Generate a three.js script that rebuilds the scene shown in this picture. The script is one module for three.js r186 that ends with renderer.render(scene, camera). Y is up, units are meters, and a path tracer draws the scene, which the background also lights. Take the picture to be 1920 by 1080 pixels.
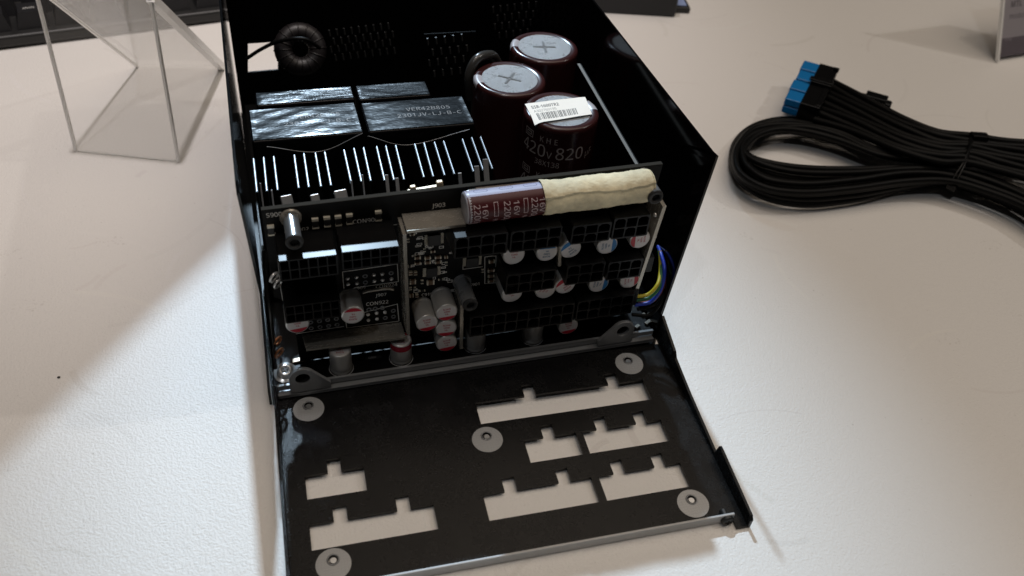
import * as THREE from 'three';
import { mergeGeometries } from 'three/addons/utils/BufferGeometryUtils.js';
import { RoundedBoxGeometry } from 'three/addons/geometries/RoundedBoxGeometry.js';
import { RectAreaLightUniformsLib } from 'three/addons/lights/RectAreaLightUniformsLib.js';

// ---------------------------------------------------------------- camera, lights, exposure
const scene = new THREE.Scene();
const MM = 0.001;
const camera = new THREE.PerspectiveCamera(35.92, 16 / 9, 0.01, 20);
camera.position.set(-66.564 * MM, 253.437 * MM, 221.691 * MM);
camera.rotation.set(-0.725, -0.343, 0.101, 'YXZ');
camera.focus = 0.335;
camera.userData.fStop = 15;
camera.updateMatrixWorld(true);

scene.background = new THREE.Color(0.012, 0.0115, 0.011);
RectAreaLightUniformsLib.init();
// hall lighting: broad warm ceiling panel high above the table
const ceilingGlow = new THREE.RectAreaLight(new THREE.Color(1.0, 0.845, 0.69), 1.72, 1.9, 1.6);
ceilingGlow.position.set(0.36, 1.95, -0.15);
ceilingGlow.lookAt(0.25, 0, -0.30);
scene.add(ceilingGlow);
// cool white exhibition spot behind the power supply, throwing its shadow towards the viewer
const spot = new THREE.SpotLight(new THREE.Color(0.63, 0.82, 1.0), 61.0, 0, 0.0338, 0.10, 2);
spot.position.set(0.19, 3.0, -3.40);
spot.target.position.set(-0.018, 0, 0.035);
spot.castShadow = true; spot.shadow.radius = 3.0; spot.shadow.mapSize.set(2048, 2048);
scene.add(spot, spot.target);

// second, steep neutral spot over the back of the table
const backSpot = new THREE.SpotLight(new THREE.Color(1.0, 0.93, 0.94), 5.0, 0, 0.23, 1.0, 2);
backSpot.position.set(-0.06, 1.95, -0.24);
backSpot.target.position.set(-0.11, 0, -0.37);
backSpot.castShadow = true; backSpot.shadow.radius = 2;
scene.add(backSpot, backSpot.target);

// two weak hall spots from the sides; their faint crossing shadows lie on the table
for (const [x, y, z, k, col] of [[1.75, 1.75, 0.12, 1.7, [1, 0.94, 0.88]], [-0.8, 2.2, 1.0, 1.15, [0.92, 0.95, 1]]]) {
  const l = new THREE.SpotLight(new THREE.Color(...col), k, 0, 0.42, 0.8, 2);
  l.position.set(x, y, z); l.target.position.set(0.05, 0, -0.05); l.castShadow = true; l.shadow.radius = 1.5;
  scene.add(l, l.target);
}

const renderer = new THREE.WebGLRenderer({ antialias: true });
renderer.toneMapping = THREE.LinearToneMapping;
renderer.toneMappingExposure = 1.0;
renderer.shadowMap.enabled = true;

// ---------------------------------------------------------------- pixel -> place (millimetres)
const CAM = new THREE.Vector3(-66.564, 253.437, 221.691), FPX = 1666.059;
function at(px, py, axis, value) {          // where the sight line of a photo pixel meets the plane axis = value
  const d = new THREE.Vector3((px - 960) / FPX, -(py - 540) / FPX, -1).applyQuaternion(camera.quaternion);
  return CAM.clone().addScaledVector(d, (value - CAM[axis]) / d[axis]);
}
const TB = 2.7;                              // table top, in the millimetre frame of the power supply
const onTable = (px, py, h = 0) => at(px, py, 'y', TB + h);

// ---------------------------------------------------------------- helpers
let seed = 7;
const rnd = () => { seed = (seed * 1664525 + 1013904223) >>> 0; return seed / 4294967296; };
const taken = new Map();
function numbered(name) { const n = taken.get(name) ?? 0; taken.set(name, n + 1); return n ? `${name}_${String(n).padStart(3, '0')}` : name; }
function thing(name, label, category, [x, y, z] = [0, 0, 0], group) {
  const o = new THREE.Group(); o.name = numbered(name); o.position.set(x * MM, y * MM, z * MM); o.scale.setScalar(MM);
  o.userData = { label, category }; if (group) o.userData.group = group; scene.add(o); return o;
}
function part(parent, name, geo, mat, pos, rot, label) {
  if (Array.isArray(geo)) geo = mergeGeometries(geo.map((g) => { const n = g.index ? g.toNonIndexed() : g; for (const k of Object.keys(n.attributes)) if (!['position', 'normal', 'uv'].includes(k)) n.deleteAttribute(k); return n; }));
  const m = new THREE.Mesh(geo, mat); m.name = name; m.castShadow = m.receiveShadow = true;
  if (pos) m.position.set(...(pos.isVector3 ? pos.toArray() : pos)); if (rot) m.rotation.set(...rot);
  if (label) m.userData.label = label; parent.add(m); return m;
}
const box = (w, h, d, x = 0, y = 0, z = 0) => new THREE.BoxGeometry(w, h, d).translate(x, y, z);
const rbox = (w, h, d, r, x = 0, y = 0, z = 0, s = 2) => new RoundedBoxGeometry(w, h, d, s, r).translate(x, y, z);
const cylZ = (r, l, seg = 24, r2 = r) => new THREE.CylinderGeometry(r2, r, l, seg).rotateX(Math.PI / 2);   // r2 is the +z end
const V = (x, y, z) => new THREE.Vector3(x, y, z);
const tube = (pts, r, seg = 40, rs = 8) => new THREE.TubeGeometry(new THREE.CatmullRomCurve3(pts), seg, r, rs, false);
const poly = (pts, holes = []) => { const s = new THREE.Shape(pts.map((p) => new THREE.Vector2(p[0], p[1]))); for (const h of holes) s.holes.push(h.isPath ? h : new THREE.Path(h.map((p) => new THREE.Vector2(p[0], p[1])))); return s; };
const circlePath = (x, y, r) => { const p = new THREE.Path(); p.isPath = true; p.absarc(x, y, r, 0, Math.PI * 2, true); return p; };
const slab = (shape, t, bevel = 0, seg = 16) => new THREE.ExtrudeGeometry(shape, { depth: t, bevelEnabled: bevel > 0, bevelSize: bevel, bevelThickness: bevel, bevelSegments: 2, curveSegments: seg });
function beam(a, b, w, h) {                // a bar of section w x h from a to b
  const d = b.clone().sub(a), g = new THREE.BoxGeometry(w, h, d.length());
  const o = new THREE.Object3D(); o.position.copy(a).addScaledVector(d, 0.5); o.lookAt(b); o.updateMatrix(); return g.applyMatrix4(o.matrix);
}
function sheet(p, thick) {                 // a flat plate through four corners with thickness
  const n = p[1].clone().sub(p[0]).cross(p[3].clone().sub(p[0])).normalize().multiplyScalar(thick);
  const q = p.map((v) => v.clone().add(n)), P = [...p, ...q].map((v) => v.toArray());
  const f = [[0, 3, 2, 1], [4, 5, 6, 7], [0, 1, 5, 4], [1, 2, 6, 5], [2, 3, 7, 6], [3, 0, 4, 7]], pos = [], uv = [];
  for (const [a, b, c, d] of f) { for (const k of [a, b, c, a, c, d]) pos.push(...P[k]); uv.push(0, 0, 1, 0, 1, 1, 0, 0, 1, 1, 0, 1); }
  const g = new THREE.BufferGeometry(); g.setAttribute('position', new THREE.Float32BufferAttribute(pos, 3)); g.setAttribute('uv', new THREE.Float32BufferAttribute(uv, 2)); g.computeVertexNormals(); return g;
}

// ---------------------------------------------------------------- textures and materials
function noiseGrid(n, cells) {             // tileable value noise
  const g = new Float32Array(cells * cells); for (let i = 0; i < g.length; i++) g[i] = rnd();
  const out = new Float32Array(n * n), s = (t) => t * t * (3 - 2 * t);
  for (let y = 0; y < n; y++) for (let x = 0; x < n; x++) {
    const fx = x / n * cells, fy = y / n * cells, x0 = fx | 0, y0 = fy | 0, x1 = (x0 + 1) % cells, y1 = (y0 + 1) % cells, tx = s(fx - x0), ty = s(fy - y0);
    out[y * n + x] = (g[y0 * cells + x0] * (1 - tx) + g[y0 * cells + x1] * tx) * (1 - ty) + (g[y1 * cells + x0] * (1 - tx) + g[y1 * cells + x1] * tx) * ty;
  }
  return out;
}
function noiseTex(n, layers, fn, srgb) {   // layers: [cells, weight]
  const sum = new Float32Array(n * n); for (const [c, w] of layers) { const g = noiseGrid(n, c); for (let i = 0; i < sum.length; i++) sum[i] += g[i] * w; }
  const d = new Uint8Array(n * n * 4);
  for (let i = 0; i < sum.length; i++) { const c = fn(sum[i]); d[i * 4] = c[0]; d[i * 4 + 1] = c[1]; d[i * 4 + 2] = c[2]; d[i * 4 + 3] = 255; }
  const t = new THREE.DataTexture(d, n, n); t.wrapS = t.wrapT = THREE.RepeatWrapping; t.magFilter = THREE.LinearFilter; t.minFilter = THREE.LinearMipmapLinearFilter; t.generateMipmaps = true;
  if (srgb) t.colorSpace = THREE.SRGBColorSpace; t.needsUpdate = true; return t;
}
const grey = (v) => { const k = Math.max(0, Math.min(255, v * 255)); return [k, k, k]; };
function rep(t, x, y = x) { const c = t.clone(); c.repeat.set(x, y); c.needsUpdate = true; return c; }
function canvasTex(w, h, draw) { const c = document.createElement('canvas'); c.width = w; c.height = h; draw(c.getContext('2d'), w, h); const t = new THREE.CanvasTexture(c); t.colorSpace = THREE.SRGBColorSpace; t.anisotropy = 8; return t; }
const grainTex = noiseTex(1024, [[128, 0.62], [256, 0.38]], grey);
const roughTex = noiseTex(512, [[8, 0.4], [32, 0.3], [128, 0.3]], (v) => grey(0.55 + 0.6 * (v - 0.5)));
const patchTex = canvasTex(2048, 2048, (c, w, h) => {   // pale laminate with rub marks, smudges and specks of dirt
  c.fillStyle = '#e5e2de'; c.fillRect(0, 0, w, h);
  for (let i = 0; i < 260; i++) { const x = rnd() * w, y = rnd() * h, l = 20 + rnd() * 140, a = rnd() * 6.3; c.strokeStyle = `rgba(${rnd() < 0.5 ? '120,108,98' : '250,248,246'},${0.02 + rnd() * 0.05})`; c.lineWidth = 1 + rnd() * 9; c.beginPath(); c.moveTo(x, y); c.quadraticCurveTo(x + l * Math.cos(a + 0.4) / 2, y + l * Math.sin(a + 0.4) / 2, x + l * Math.cos(a), y + l * Math.sin(a)); c.stroke(); }
  for (let i = 0; i < 900; i++) { c.fillStyle = `rgba(70,58,48,${0.05 + rnd() * 0.22})`; const r = 0.4 + rnd() * 1.1; c.fillRect(rnd() * w, rnd() * h, r, r * (0.6 + rnd())); }
  for (let i = 0; i < 70; i++) { const x = rnd() * w, y = rnd() * h; for (let j = 0; j < 26; j++) { c.fillStyle = `rgba(95,82,70,${0.03 + rnd() * 0.06})`; c.fillRect(x + (rnd() - 0.5) * 40, y + (rnd() - 0.5) * 26, 1 + rnd() * 3, 1 + rnd() * 2); } }
});
patchTex.wrapS = patchTex.wrapT = THREE.RepeatWrapping;
const crinkleTex = noiseTex(512, [[6, 0.5], [14, 0.3], [40, 0.2]], grey);

const lin = (r, g = r, b = r) => new THREE.Color().setRGB(r, g, b);
const mat = (c, roughness = 0.5, metalness = 0, extra = {}) => new THREE.MeshStandardMaterial({ color: c, roughness, metalness, ...extra });
const phys = (c, roughness, specularIntensity, extra = {}) => new THREE.MeshPhysicalMaterial({ color: c, roughness, specularIntensity, ...extra });
const M = {
  table: mat(0xffffff, 0.50, 0, { map: rep(patchTex, 1.7), bumpMap: rep(grainTex, 1 / 0.075), bumpScale: 0.00015 }),
  caseBlack: phys(lin(0.0018, 0.0018, 0.002), 0.10, 0.7),
  caseDull: phys(lin(0.002), 0.35, 0.35),
  powder: phys(lin(0.005, 0.005, 0.0053), 0.45, 0.45, { bumpMap: rep(grainTex, 0.05), bumpScale: 0.00004, roughnessMap: rep(roughTex, 0.012) }),
  contact: mat(lin(0.36, 0.365, 0.37), 0.5, 0.25, { roughnessMap: roughTex }),
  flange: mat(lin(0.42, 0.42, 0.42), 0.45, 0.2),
  zinc: mat(lin(0.36, 0.37, 0.38), 0.48, 0.85, { roughnessMap: roughTex }),
  zincDull: mat(lin(0.20, 0.205, 0.21), 0.6, 0.3, { roughnessMap: roughTex }),
  boardEdge: phys(lin(0.03, 0.027, 0.022), 0.75, 0.12),
  solderMask: phys(lin(0.002), 0.4, 0.4),
  plastic: phys(lin(0.0035, 0.0035, 0.0037), 0.3, 0.42),
  plasticDeep: phys(lin(0.0015), 0.6, 0.2),
  bus: mat(lin(0.36, 0.335, 0.29), 0.42, 0.55, { roughnessMap: roughTex }),
  can: mat(lin(0.54, 0.53, 0.51), 0.34, 0.55),
  rubber: mat(lin(0.01), 0.6),
  silver: mat(lin(0.80, 0.79, 0.77), 0.2, 0.6),
  tin: mat(lin(0.72, 0.67, 0.55), 0.35, 0.35),
  ceramic: mat(lin(0.13, 0.075, 0.04), 0.5),
  chipBlack: mat(lin(0.012), 0.45),
  steel: mat(lin(0.55, 0.56, 0.57), 0.28, 0.9),
  sleeve: phys(lin(0.034, 0.0095, 0.0095), 0.24, 0.8),
  capTop: mat(lin(0.40, 0.43, 0.455), 0.6, 0.25, { roughnessMap: roughTex, bumpMap: rep(grainTex, 1.2), bumpScale: 0.0003 }),
  stripe: mat(lin(0.34, 0.33, 0.35), 0.35),
  fin: phys(lin(0.002), 0.45, 0.4),
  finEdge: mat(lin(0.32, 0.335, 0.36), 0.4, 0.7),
  copper: mat(lin(0.35, 0.13, 0.05), 0.3, 0.7),
  cream: mat(0xffffff, 0.75, 0, { map: noiseTex(256, [[5, 0.5], [24, 0.3], [100, 0.2]], (v) => { const k = 0.86 + 0.28 * v; return [222 * k, 211 * k, 178 * k]; }, true), bumpMap: rep(crinkleTex, 1.5, 1), bumpScale: 0.00035 }),
  tape: phys(lin(0.003, 0.003, 0.004), 0.3, 0.4),
  wireBlack: phys(lin(0.0022), 0.5, 0.3),
  glintGrey: mat(lin(0.035), 0.5),
  blue: mat(lin(0.005, 0.17, 0.46), 0.35),
  wireBlue: mat(lin(0.02, 0.05, 0.42), 0.35), wireYellow: mat(lin(0.55, 0.45, 0.03), 0.4), wireGreen: mat(lin(0.02, 0.13, 0.05), 0.4), wireRed: mat(lin(0.25, 0.07, 0.05), 0.4),
  acrylic: new THREE.MeshPhysicalMaterial({ color: lin(1.0), roughness: 0.03, transmission: 1, thickness: 0, ior: 1.49, specularIntensity: 0.5 }),
  acrylicEdge: mat(lin(0.9, 0.89, 0.87), 0.2),
  acrylicGreySheen: new THREE.MeshPhysicalMaterial({ color: lin(0.93, 0.93, 0.925), roughness: 0.05, transmission: 0.9, thickness: 0, ior: 1.49 }),  // greyed tint paints the hall reflection onto the sloping sheet
};

// ================================================================ the table
{
  const g = new THREE.BoxGeometry(2.6, 0.03, 1.7);
  const p = g.attributes.position, uv = g.attributes.uv; for (let i = 0; i < p.count; i++) uv.setXY(i, p.getX(i), -p.getZ(i));
  const t = new THREE.Mesh(g, M.table); t.position.set(0.15, -0.015 + TB * MM, -0.12); t.name = 'table_top'; t.receiveShadow = t.castShadow = true; t.userData.kind = 'structure'; scene.add(t);
}

// ================================================================ light blocker added above the picture, unseen, to cast the shadow on the left
{
  const BLOCKER = thing('added_shade_blocker', 'black panel on a foot, added unseen behind the keyboard to block light', 'added_shade_blocker', [-149, TB, -399]);
  BLOCKER.rotation.y = 0.913;
  part(BLOCKER, 'blocker_panel', new RoundedBoxGeometry(330, 215, 9, 2, 3).translate(0, 277, 0), mat(lin(0.012), 0.5));
  part(BLOCKER, 'blocker_neck', new THREE.BoxGeometry(40, 180, 12).translate(120, 92, -12), mat(lin(0.012), 0.5));
  part(BLOCKER, 'blocker_foot', new THREE.BoxGeometry(120, 3, 60).translate(120, 1.6, -12), mat(lin(0.012), 0.5));
}

// ================================================================ power supply
const PS = thing('power_supply', 'opened black power supply with bare circuit board and three brown bulk capacitors', 'power supply');
const ZB = -12, YF = 10;                     // face of the upright board; top of the main board
const pb = (px, py, z = ZB) => at(px, py, 'z', z);

// --- case
{
  const wall = (pts, dir) => { // pts: outline (y,z) with x per point
    const a = pts, b = pts.map((v) => V(v.x + dir, v.y, v.z)), pos = [];
    const tri = (p, q, r) => pos.push(...p.toArray(), ...q.toArray(), ...r.toArray());
    for (let i = 1; i < a.length - 1; i++) { tri(a[0], a[i], a[i + 1]); tri(b[0], b[i + 1], b[i]); }
    for (let i = 0; i < a.length; i++) { const j = (i + 1) % a.length; tri(a[i], b[i], b[j]); tri(a[i], b[j], a[j]); }
    const g = new THREE.BufferGeometry(); g.setAttribute('position', new THREE.Float32BufferAttribute(pos, 3)); g.setAttribute('uv', new THREE.Float32BufferAttribute(new Float32Array(pos.length / 3 * 2), 2)); g.computeVertexNormals(); return g;
  };
  const lt = at(449, 362, 'y', 91), lt2 = at(446, 338, 'y', 92), lm = at(492, 550, 'z', -6), lb = at(507, 735, 'z', -1);
  part(PS, 'left_wall', wall([V(-74.2, 3.3, -202), V(-74.2, 92, -202), lt2, lt, lm, lb, V(lb.x, 3.3, 0)], -0.9), M.caseBlack);
  const rt = at(1343, 293, 'y', 91), rb = at(1238, 592, 'z', -0.5);
  part(PS, 'right_wall', wall([V(77, 3.3, -202), V(82, 91, -202), V(82, 91, rt.z - 3), rt, V(rt.x - 0.1, rt.y - 2, rt.z), rb, V(75, 3.3, 0)], 0.9), M.caseBlack);
  part(PS, 'bottom_plate', box(149, 0.8, 203, 0.6, 3.7, -101), M.caseDull);
  for (const [x, z] of [[-60, -20], [60, -20], [-60, -185], [60, -185]]) part(PS, 'rubber_foot', new THREE.CylinderGeometry(5, 5.2, 0.5, 20), M.rubber, [x, 2.99, z]);
  // rear panel with the opening for the mains socket
  const o = [[465, 82], [521, 78], [521, 131], [465, 136]].map(([a, b]) => at(a, b, 'z', -202));
  part(PS, 'rear_panel', slab(poly([[-73.4, 3.4], [81, 3.4], [81, 91], [-73.4, 91]], [o.map((v) => [v.x, v.y])]), 1), M.caseDull, [0, 0, -203]);
}
// --- grey ribs standing in for light glints on the rear grille holes
for (const [x0, x1, y0, y1, z, n, m] of [[618, 742, 62, 108, -196, 9, 4], [802, 882, 78, 138, -160, 5, 4], [925, 1045, 18, 66, -196, 9, 4]])
  for (let j = 0; j < m; j++) for (let i = 0; i < n; i++) {
    const p = at(x0 + (x1 - x0) * (i + (j % 2) * 0.5) / n + 6 * j / m, y0 + (y1 - y0) * j / (m - 1) - (x1 - x0) * 0.12 * i / n, 'z', z);
    part(PS, 'glint_rib', new THREE.CylinderGeometry(0.45, 0.45, 3.4, 6), M.glintGrey, p, [0, 0, 0.12]);
  }
{ const p0 = at(795, 150, 'z', -161), p1 = at(892, 60, 'z', -161); part(PS, 'inner_heatsink', box(p1.x - p0.x, p1.y - 12, 0.4, (p0.x + p1.x) / 2, (p1.y + 12) / 2, -162), M.plasticDeep); }
// --- toroid choke and its lead at the back left
{
  const c = at(563, 92, 'z', -176);
  const t = part(PS, 'toroid_choke', new THREE.TorusGeometry(8, 4.2, 12, 32), mat(lin(0.011, 0.009, 0.010), 0.45), c, [-0.5, 0, 0]);
  const ws = []; for (let i = 0; i < 16; i++) { const a = i / 16 * Math.PI * 2; ws.push(new THREE.TorusGeometry(4.15, 0.35, 6, 16).rotateX(Math.PI / 2).rotateZ(a).translate(8 * Math.cos(a), 8 * Math.sin(a), 0)); }
  part(t, 'winding', ws, mat(lin(0.009, 0.007, 0.007), 0.45));
  part(PS, 'lead_wire', tube([at(462, 110, 'z', -180), at(490, 92, 'z', -178), at(525, 77, 'z', -172), at(570, 73, 'z', -168), at(600, 90, 'z', -170)], 0.9), M.wireBlack);
}
// --- main board
part(PS, 'main_board', slab(poly([[-71.5, 2.5], [74, 2.5], [74, 200], [-71.5, 200]]), 1.6).rotateX(-Math.PI / 2), M.solderMask, [0, YF - 1.6, 0]);

// --- bulk capacitors
function sleeveTex(marks) {
  return canvasTex(1504, 1024, (c, w, h) => {
    c.fillStyle = '#2b1213'; c.fillRect(0, 0, w, h);
    c.fillStyle = '#9b9698'; c.fillRect(w * 0.02, 0, w * 0.085, h);
    if (!marks) return;
    c.fillStyle = '#9a9493'; c.strokeStyle = '#9a9493'; c.textBaseline = 'alphabetic';
    for (let k = 0; k < 4; k++) {
      const y = 200 + k * 268, x = w * 0.5;
      c.lineWidth = 6; c.strokeRect(x - 245, y - 152, 72, 46); c.strokeRect(x - 228, y - 138, 40, 18);
      c.font = '54px sans-serif'; c.fillText('K H E', x - 120, y - 106);
      c.font = '118px sans-serif'; c.fillText('420', x - 260, y); c.fillText('820', x - 8, y);
      c.font = '66px sans-serif'; c.fillText('V', x - 62, y); c.fillText('µF', x + 200, y);
      c.font = '52px sans-serif'; c.fillText('38X138', x - 140, y + 62);
    }
  });
}
const sleevePrint = mat(0xffffff, 0.24, 0, { map: sleeveTex(true) });
for (const [i, [x, z, turn, stripe]] of [[49.2, -65.7, 0, 1.45], [35.7, -93.4, 0.5, -1.9], [58.6, -118.5, 1.1, -2.2]].entries()) {
  const R = 14.9, H = 75;
  const body = part(PS, 'bulk_capacitor', new THREE.CylinderGeometry(R, R, H - 11.2, 64, 1, true).rotateY(2.76), i ? M.sleeve : sleevePrint, [x, (H - 2 + YF) / 2 + 0.4, z]);
  const y0 = H - body.position.y;
  // rolled rim of the shrink sleeve
  const prof = [[R, -2.2], [R + 0.02, -1.1], [R - 0.3, -0.35], [R - 0.95, 0.08], [R - 1.8, 0.15], [R - 2.9, 0.02], [R - 3.4, -0.25]].map((p) => new THREE.Vector2(...p));
  part(body, 'sleeve_rim', new THREE.LatheGeometry(prof, 64), M.sleeve, [0, y0, 0]);
  part(body, 'stripe', new THREE.LatheGeometry(prof.map((p) => new THREE.Vector2(p.x + 0.05, p.y + 0.05)), 10, stripe, 0.5), M.stripe, [0, y0, 0]);
  const top = part(body, 'vent_cap', new THREE.CircleGeometry(R - 3.2, 48).rotateX(-Math.PI / 2), M.capTop, [0, y0 - 0.2, 0]);
  void top;
  for (let k = 0; k < 4; k++) part(body, 'vent_score', rbox(4.6, 0.6, 1.15, 0.25, 2.7, 0, 0).rotateY(0.5 + i * 0.45 + k * Math.PI / 2), M.capTop, [0, y0 - 0.15, 0]);
}
// sticker on the front bulk capacitor (code square left out)
{
  const t = canvasTex(1024, 420, (c, w, h) => {
    c.fillStyle = '#e9e4da'; c.fillRect(0, 0, w, h); c.fillStyle = '#4a463f'; c.font = 'bold 88px sans-serif'; c.fillText('SSR-1600TR2', 70, 128, 470);
    c.fillStyle = '#6b665e'; c.font = '70px sans-serif'; c.fillText('A302760195', 80, 210, 470);
    c.fillStyle = '#3a3630'; let x = 95; while (x < 800) { const b = 5 + rnd() * 13; c.fillRect(x, 232, b, 140); x += b + 5 + rnd() * 16; }
  });
  const q = [[984, 194], [1097, 181], [1110, 214], [1003, 231]].map(([a, b]) => at(a, b, 'y', 75.65));
  const n = 14, pos = [], uv = [], idx = [];
  for (let j = 0; j <= 6; j++) for (let i = 0; i <= n; i++) {
    const u = i / n, v = j / 6, a = q[0].clone().lerp(q[1], u), b = q[3].clone().lerp(q[2], u), p = a.lerp(b, v);
    const r = Math.hypot(p.x - 49.2, p.z + 65.7); p.y -= Math.max(0, r - 14.2) * 0.45 + 0.12 * Math.sin(u * 9 + v * 4) * 0.5;
    pos.push(...p.toArray()); uv.push(u, 1 - v);
  }
  for (let j = 0; j < 6; j++) for (let i = 0; i < n; i++) { const a = j * (n + 1) + i, b = a + n + 1; idx.push(a, b, a + 1, b, b + 1, a + 1); }
  const g = new THREE.BufferGeometry(); g.setAttribute('position', new THREE.Float32BufferAttribute(pos, 3)); g.setAttribute('uv', new THREE.Float32BufferAttribute(uv, 2)); g.setIndex(idx); g.computeVertexNormals();
  part(PS, 'sticker', g, mat(0xffffff, 0.6, 0, { map: t, side: THREE.DoubleSide }), null, null, 'white paper sticker with serial number and barcode');
}
// --- glass seal wire hump beside the caps
part(PS, 'cable_sleeve', tube([at(882, 185, 'z', -104), at(880, 140, 'z', -104), at(893, 112, 'z', -106), at(920, 103, 'z', -112), at(935, 120, 'z', -120)], 2.0, 40, 12), mat(lin(0.035, 0.034, 0.032), 0.25));

// --- tape wrapped transformers
function tapedBlock(corners, H, text, order) {
  const q = corners.map(([a, b]) => at(a, b, 'y', H));
  const cx = (q[0].x + q[1].x + q[2].x + q[3].x) / 4, cz = (q[0].z + q[1].z + q[2].z + q[3].z) / 4, w = (q[1].x - q[0].x + q[2].x - q[3].x) / 2, d = (q[3].z - q[0].z + q[2].z - q[1].z) / 2;
  const tx = canvasTex(1024, 512, (c, W, Hh) => {
    c.fillStyle = '#0e1114'; c.fillRect(0, 0, W, Hh);
    if (text) { c.fillStyle = '#85888a'; c.font = '84px monospace'; c.fillText('VER42B805', 410, 210); c.fillText('2301JV-LJ-B-C', 300, 320); }
  });
  const b = part(PS, 'tape_wrapped_transformer', rbox(w, H - YF, d, 0.9, 0, 0, 0), M.tape, [cx, (H + YF) / 2, cz]);
  // top wrap: rippled glossy tape
  const g = new THREE.PlaneGeometry(w - 1.2, d - 1.0, 70, 40).rotateX(-Math.PI / 2), p = g.attributes.position;
  const k = order * 13.7;
  for (let i = 0; i < p.count; i++) { const x = p.getX(i), z = p.getZ(i), e = Math.min(1, ((w - 1.2) / 2 - Math.abs(x)) / 1.5, ((d - 1) / 2 - Math.abs(z)) / 1.5);
    p.setY(i, e * (0.022 * Math.sin(z * 1.1 + Math.sin(x * 0.21 + k) * 2.1) + 0.03 * Math.sin(x * 0.45 + z * 0.8 + k) + 0.12 * Math.sin(x * 0.13 + k))); }
  g.computeVertexNormals();
  part(b, 'tape_wrap', g, phys(0xffffff, 0.22, 0.28, { map: tx, bumpMap: rep(crinkleTex, 0.9, 1.2), bumpScale: 0.0001 }), [0, (H - YF) / 2 + 0.35, 0]);
  return b;
}
tapedBlock([[467, 205], [668, 195], [680, 250], [470, 265]], 65, true, 1);
tapedBlock([[677, 195], [870, 180], [887, 230], [690, 250]], 65, true, 2);
tapedBlock([[478, 178], [660, 160], [664, 188], [480, 196]], 58, false, 3);
tapedBlock([[668, 165], [800, 150], [804, 176], [672, 190]], 58, false, 4);
for (const pts of [[[500, 275], [600, 284], [680, 250]], [[690, 255], [760, 272], [880, 243]]]) part(PS, 'thread', tube(pts.map(([a, b]) => at(a, b, 'z', -74)), 0.16, 30, 5), M.zincDull);

// --- finned heatsink
{
  const tops = [127, 195, 263, 402, 467, 545, 608, 738, 805, 870, 958, 1020, 1087, 1215, 1278, 1348, 1410, 1537, 1600, 1660], ty = [205, 195, 190, 180, 170, 167, 160, 145, 135, 130, 122, 118, 115, 105, 98, 92, 85, 72, 62, 58];
  const bots = [150, 217, 290, 432, 500, 582, 650, 787, 855, 918, 1012, 1075, 1143, 1277, 1340, 1417, 1483, 1612, 1678, 1740], by = [428, 422, 415, 400, 395, 390, 383, 368, 357, 352, 350, 346, 343, 328, 323, 315, 307, 290, 282, 272];
  const H = 64;
  for (let i = 0; i < 20; i++) {
    const a = at(440 + tops[i] / 3.6, 240 + ty[i] / 3.6, 'y', H), b = at(440 + bots[i] / 3.6, 240 + by[i] / 3.6, 'y', H);
    const g = beam(V(a.x, (H + YF + 8) / 2, a.z), V(b.x, (H + YF + 8) / 2, b.z), 0.75, H - YF - 8.6);
    const f = part(PS, 'heatsink_fin', g, M.fin);
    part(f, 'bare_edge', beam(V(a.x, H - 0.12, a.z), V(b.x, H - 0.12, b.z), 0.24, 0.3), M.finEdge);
  }
  part(PS, 'heatsink_base', box(92, 4, 26, -26, YF + 6.2, -60), M.fin);
  // lower pins and clips between the fins and the upright board
  for (const [x, y0, y1, w, m] of [[492, 352, 398, 5, 'finEdge'], [512, 363, 392, 5, 'finEdge'], [662, 345, 377, 4, 'finEdge'], [683, 335, 372, 5, 'finEdge'], [728, 335, 368, 9, 'zincDull'], [747, 340, 365, 9, 'zincDull'], [897, 318, 348, 10, 'zincDull'], [914, 306, 345, 10, 'zincDull'], [865, 330, 350, 8, 'steel']]) {
    const a = at(x - w / 2, y0, 'z', -36), b = at(x + w / 2, y1, 'z', -36), low = Math.min(b.y, a.y) - 8;
    part(PS, 'heatsink_pin', rbox(Math.max(0.6, (b.x - a.x) * 0.8), a.y - low, 1.0, 0.2), M[m], [(a.x + b.x) / 2, (a.y + low) / 2, -36], [-0.5, 0, 0]);
  }
  for (const [x, y, w] of [[539, 380, 18], [640, 370, 20], [592, 378, 14]]) { const a = at(x, y, 'z', -26); part(PS, 'clip', rbox(w / 4.6, 5, 2, 0.4), M.steel, a, [-0.7, 0, 0.1]); }
}
// --- daughter board along the right wall
{
  const a = at(1085, 120, 'x', 67.5), b = at(1195, 310, 'x', 67.5);
  part(PS, 'side_daughter_board', sheet([V(67, a.y, a.z), V(67, b.y, b.z), V(67, YF, b.z), V(67, YF, a.z)], 1.6), M.solderMask);
  part(PS, 'board_edge', beam(V(67.4, a.y + 0.05, a.z), V(67.4, b.y + 0.05, b.z), 1.2, 0.4), mat(lin(0.13, 0.13, 0.12), 0.6));
}

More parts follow.
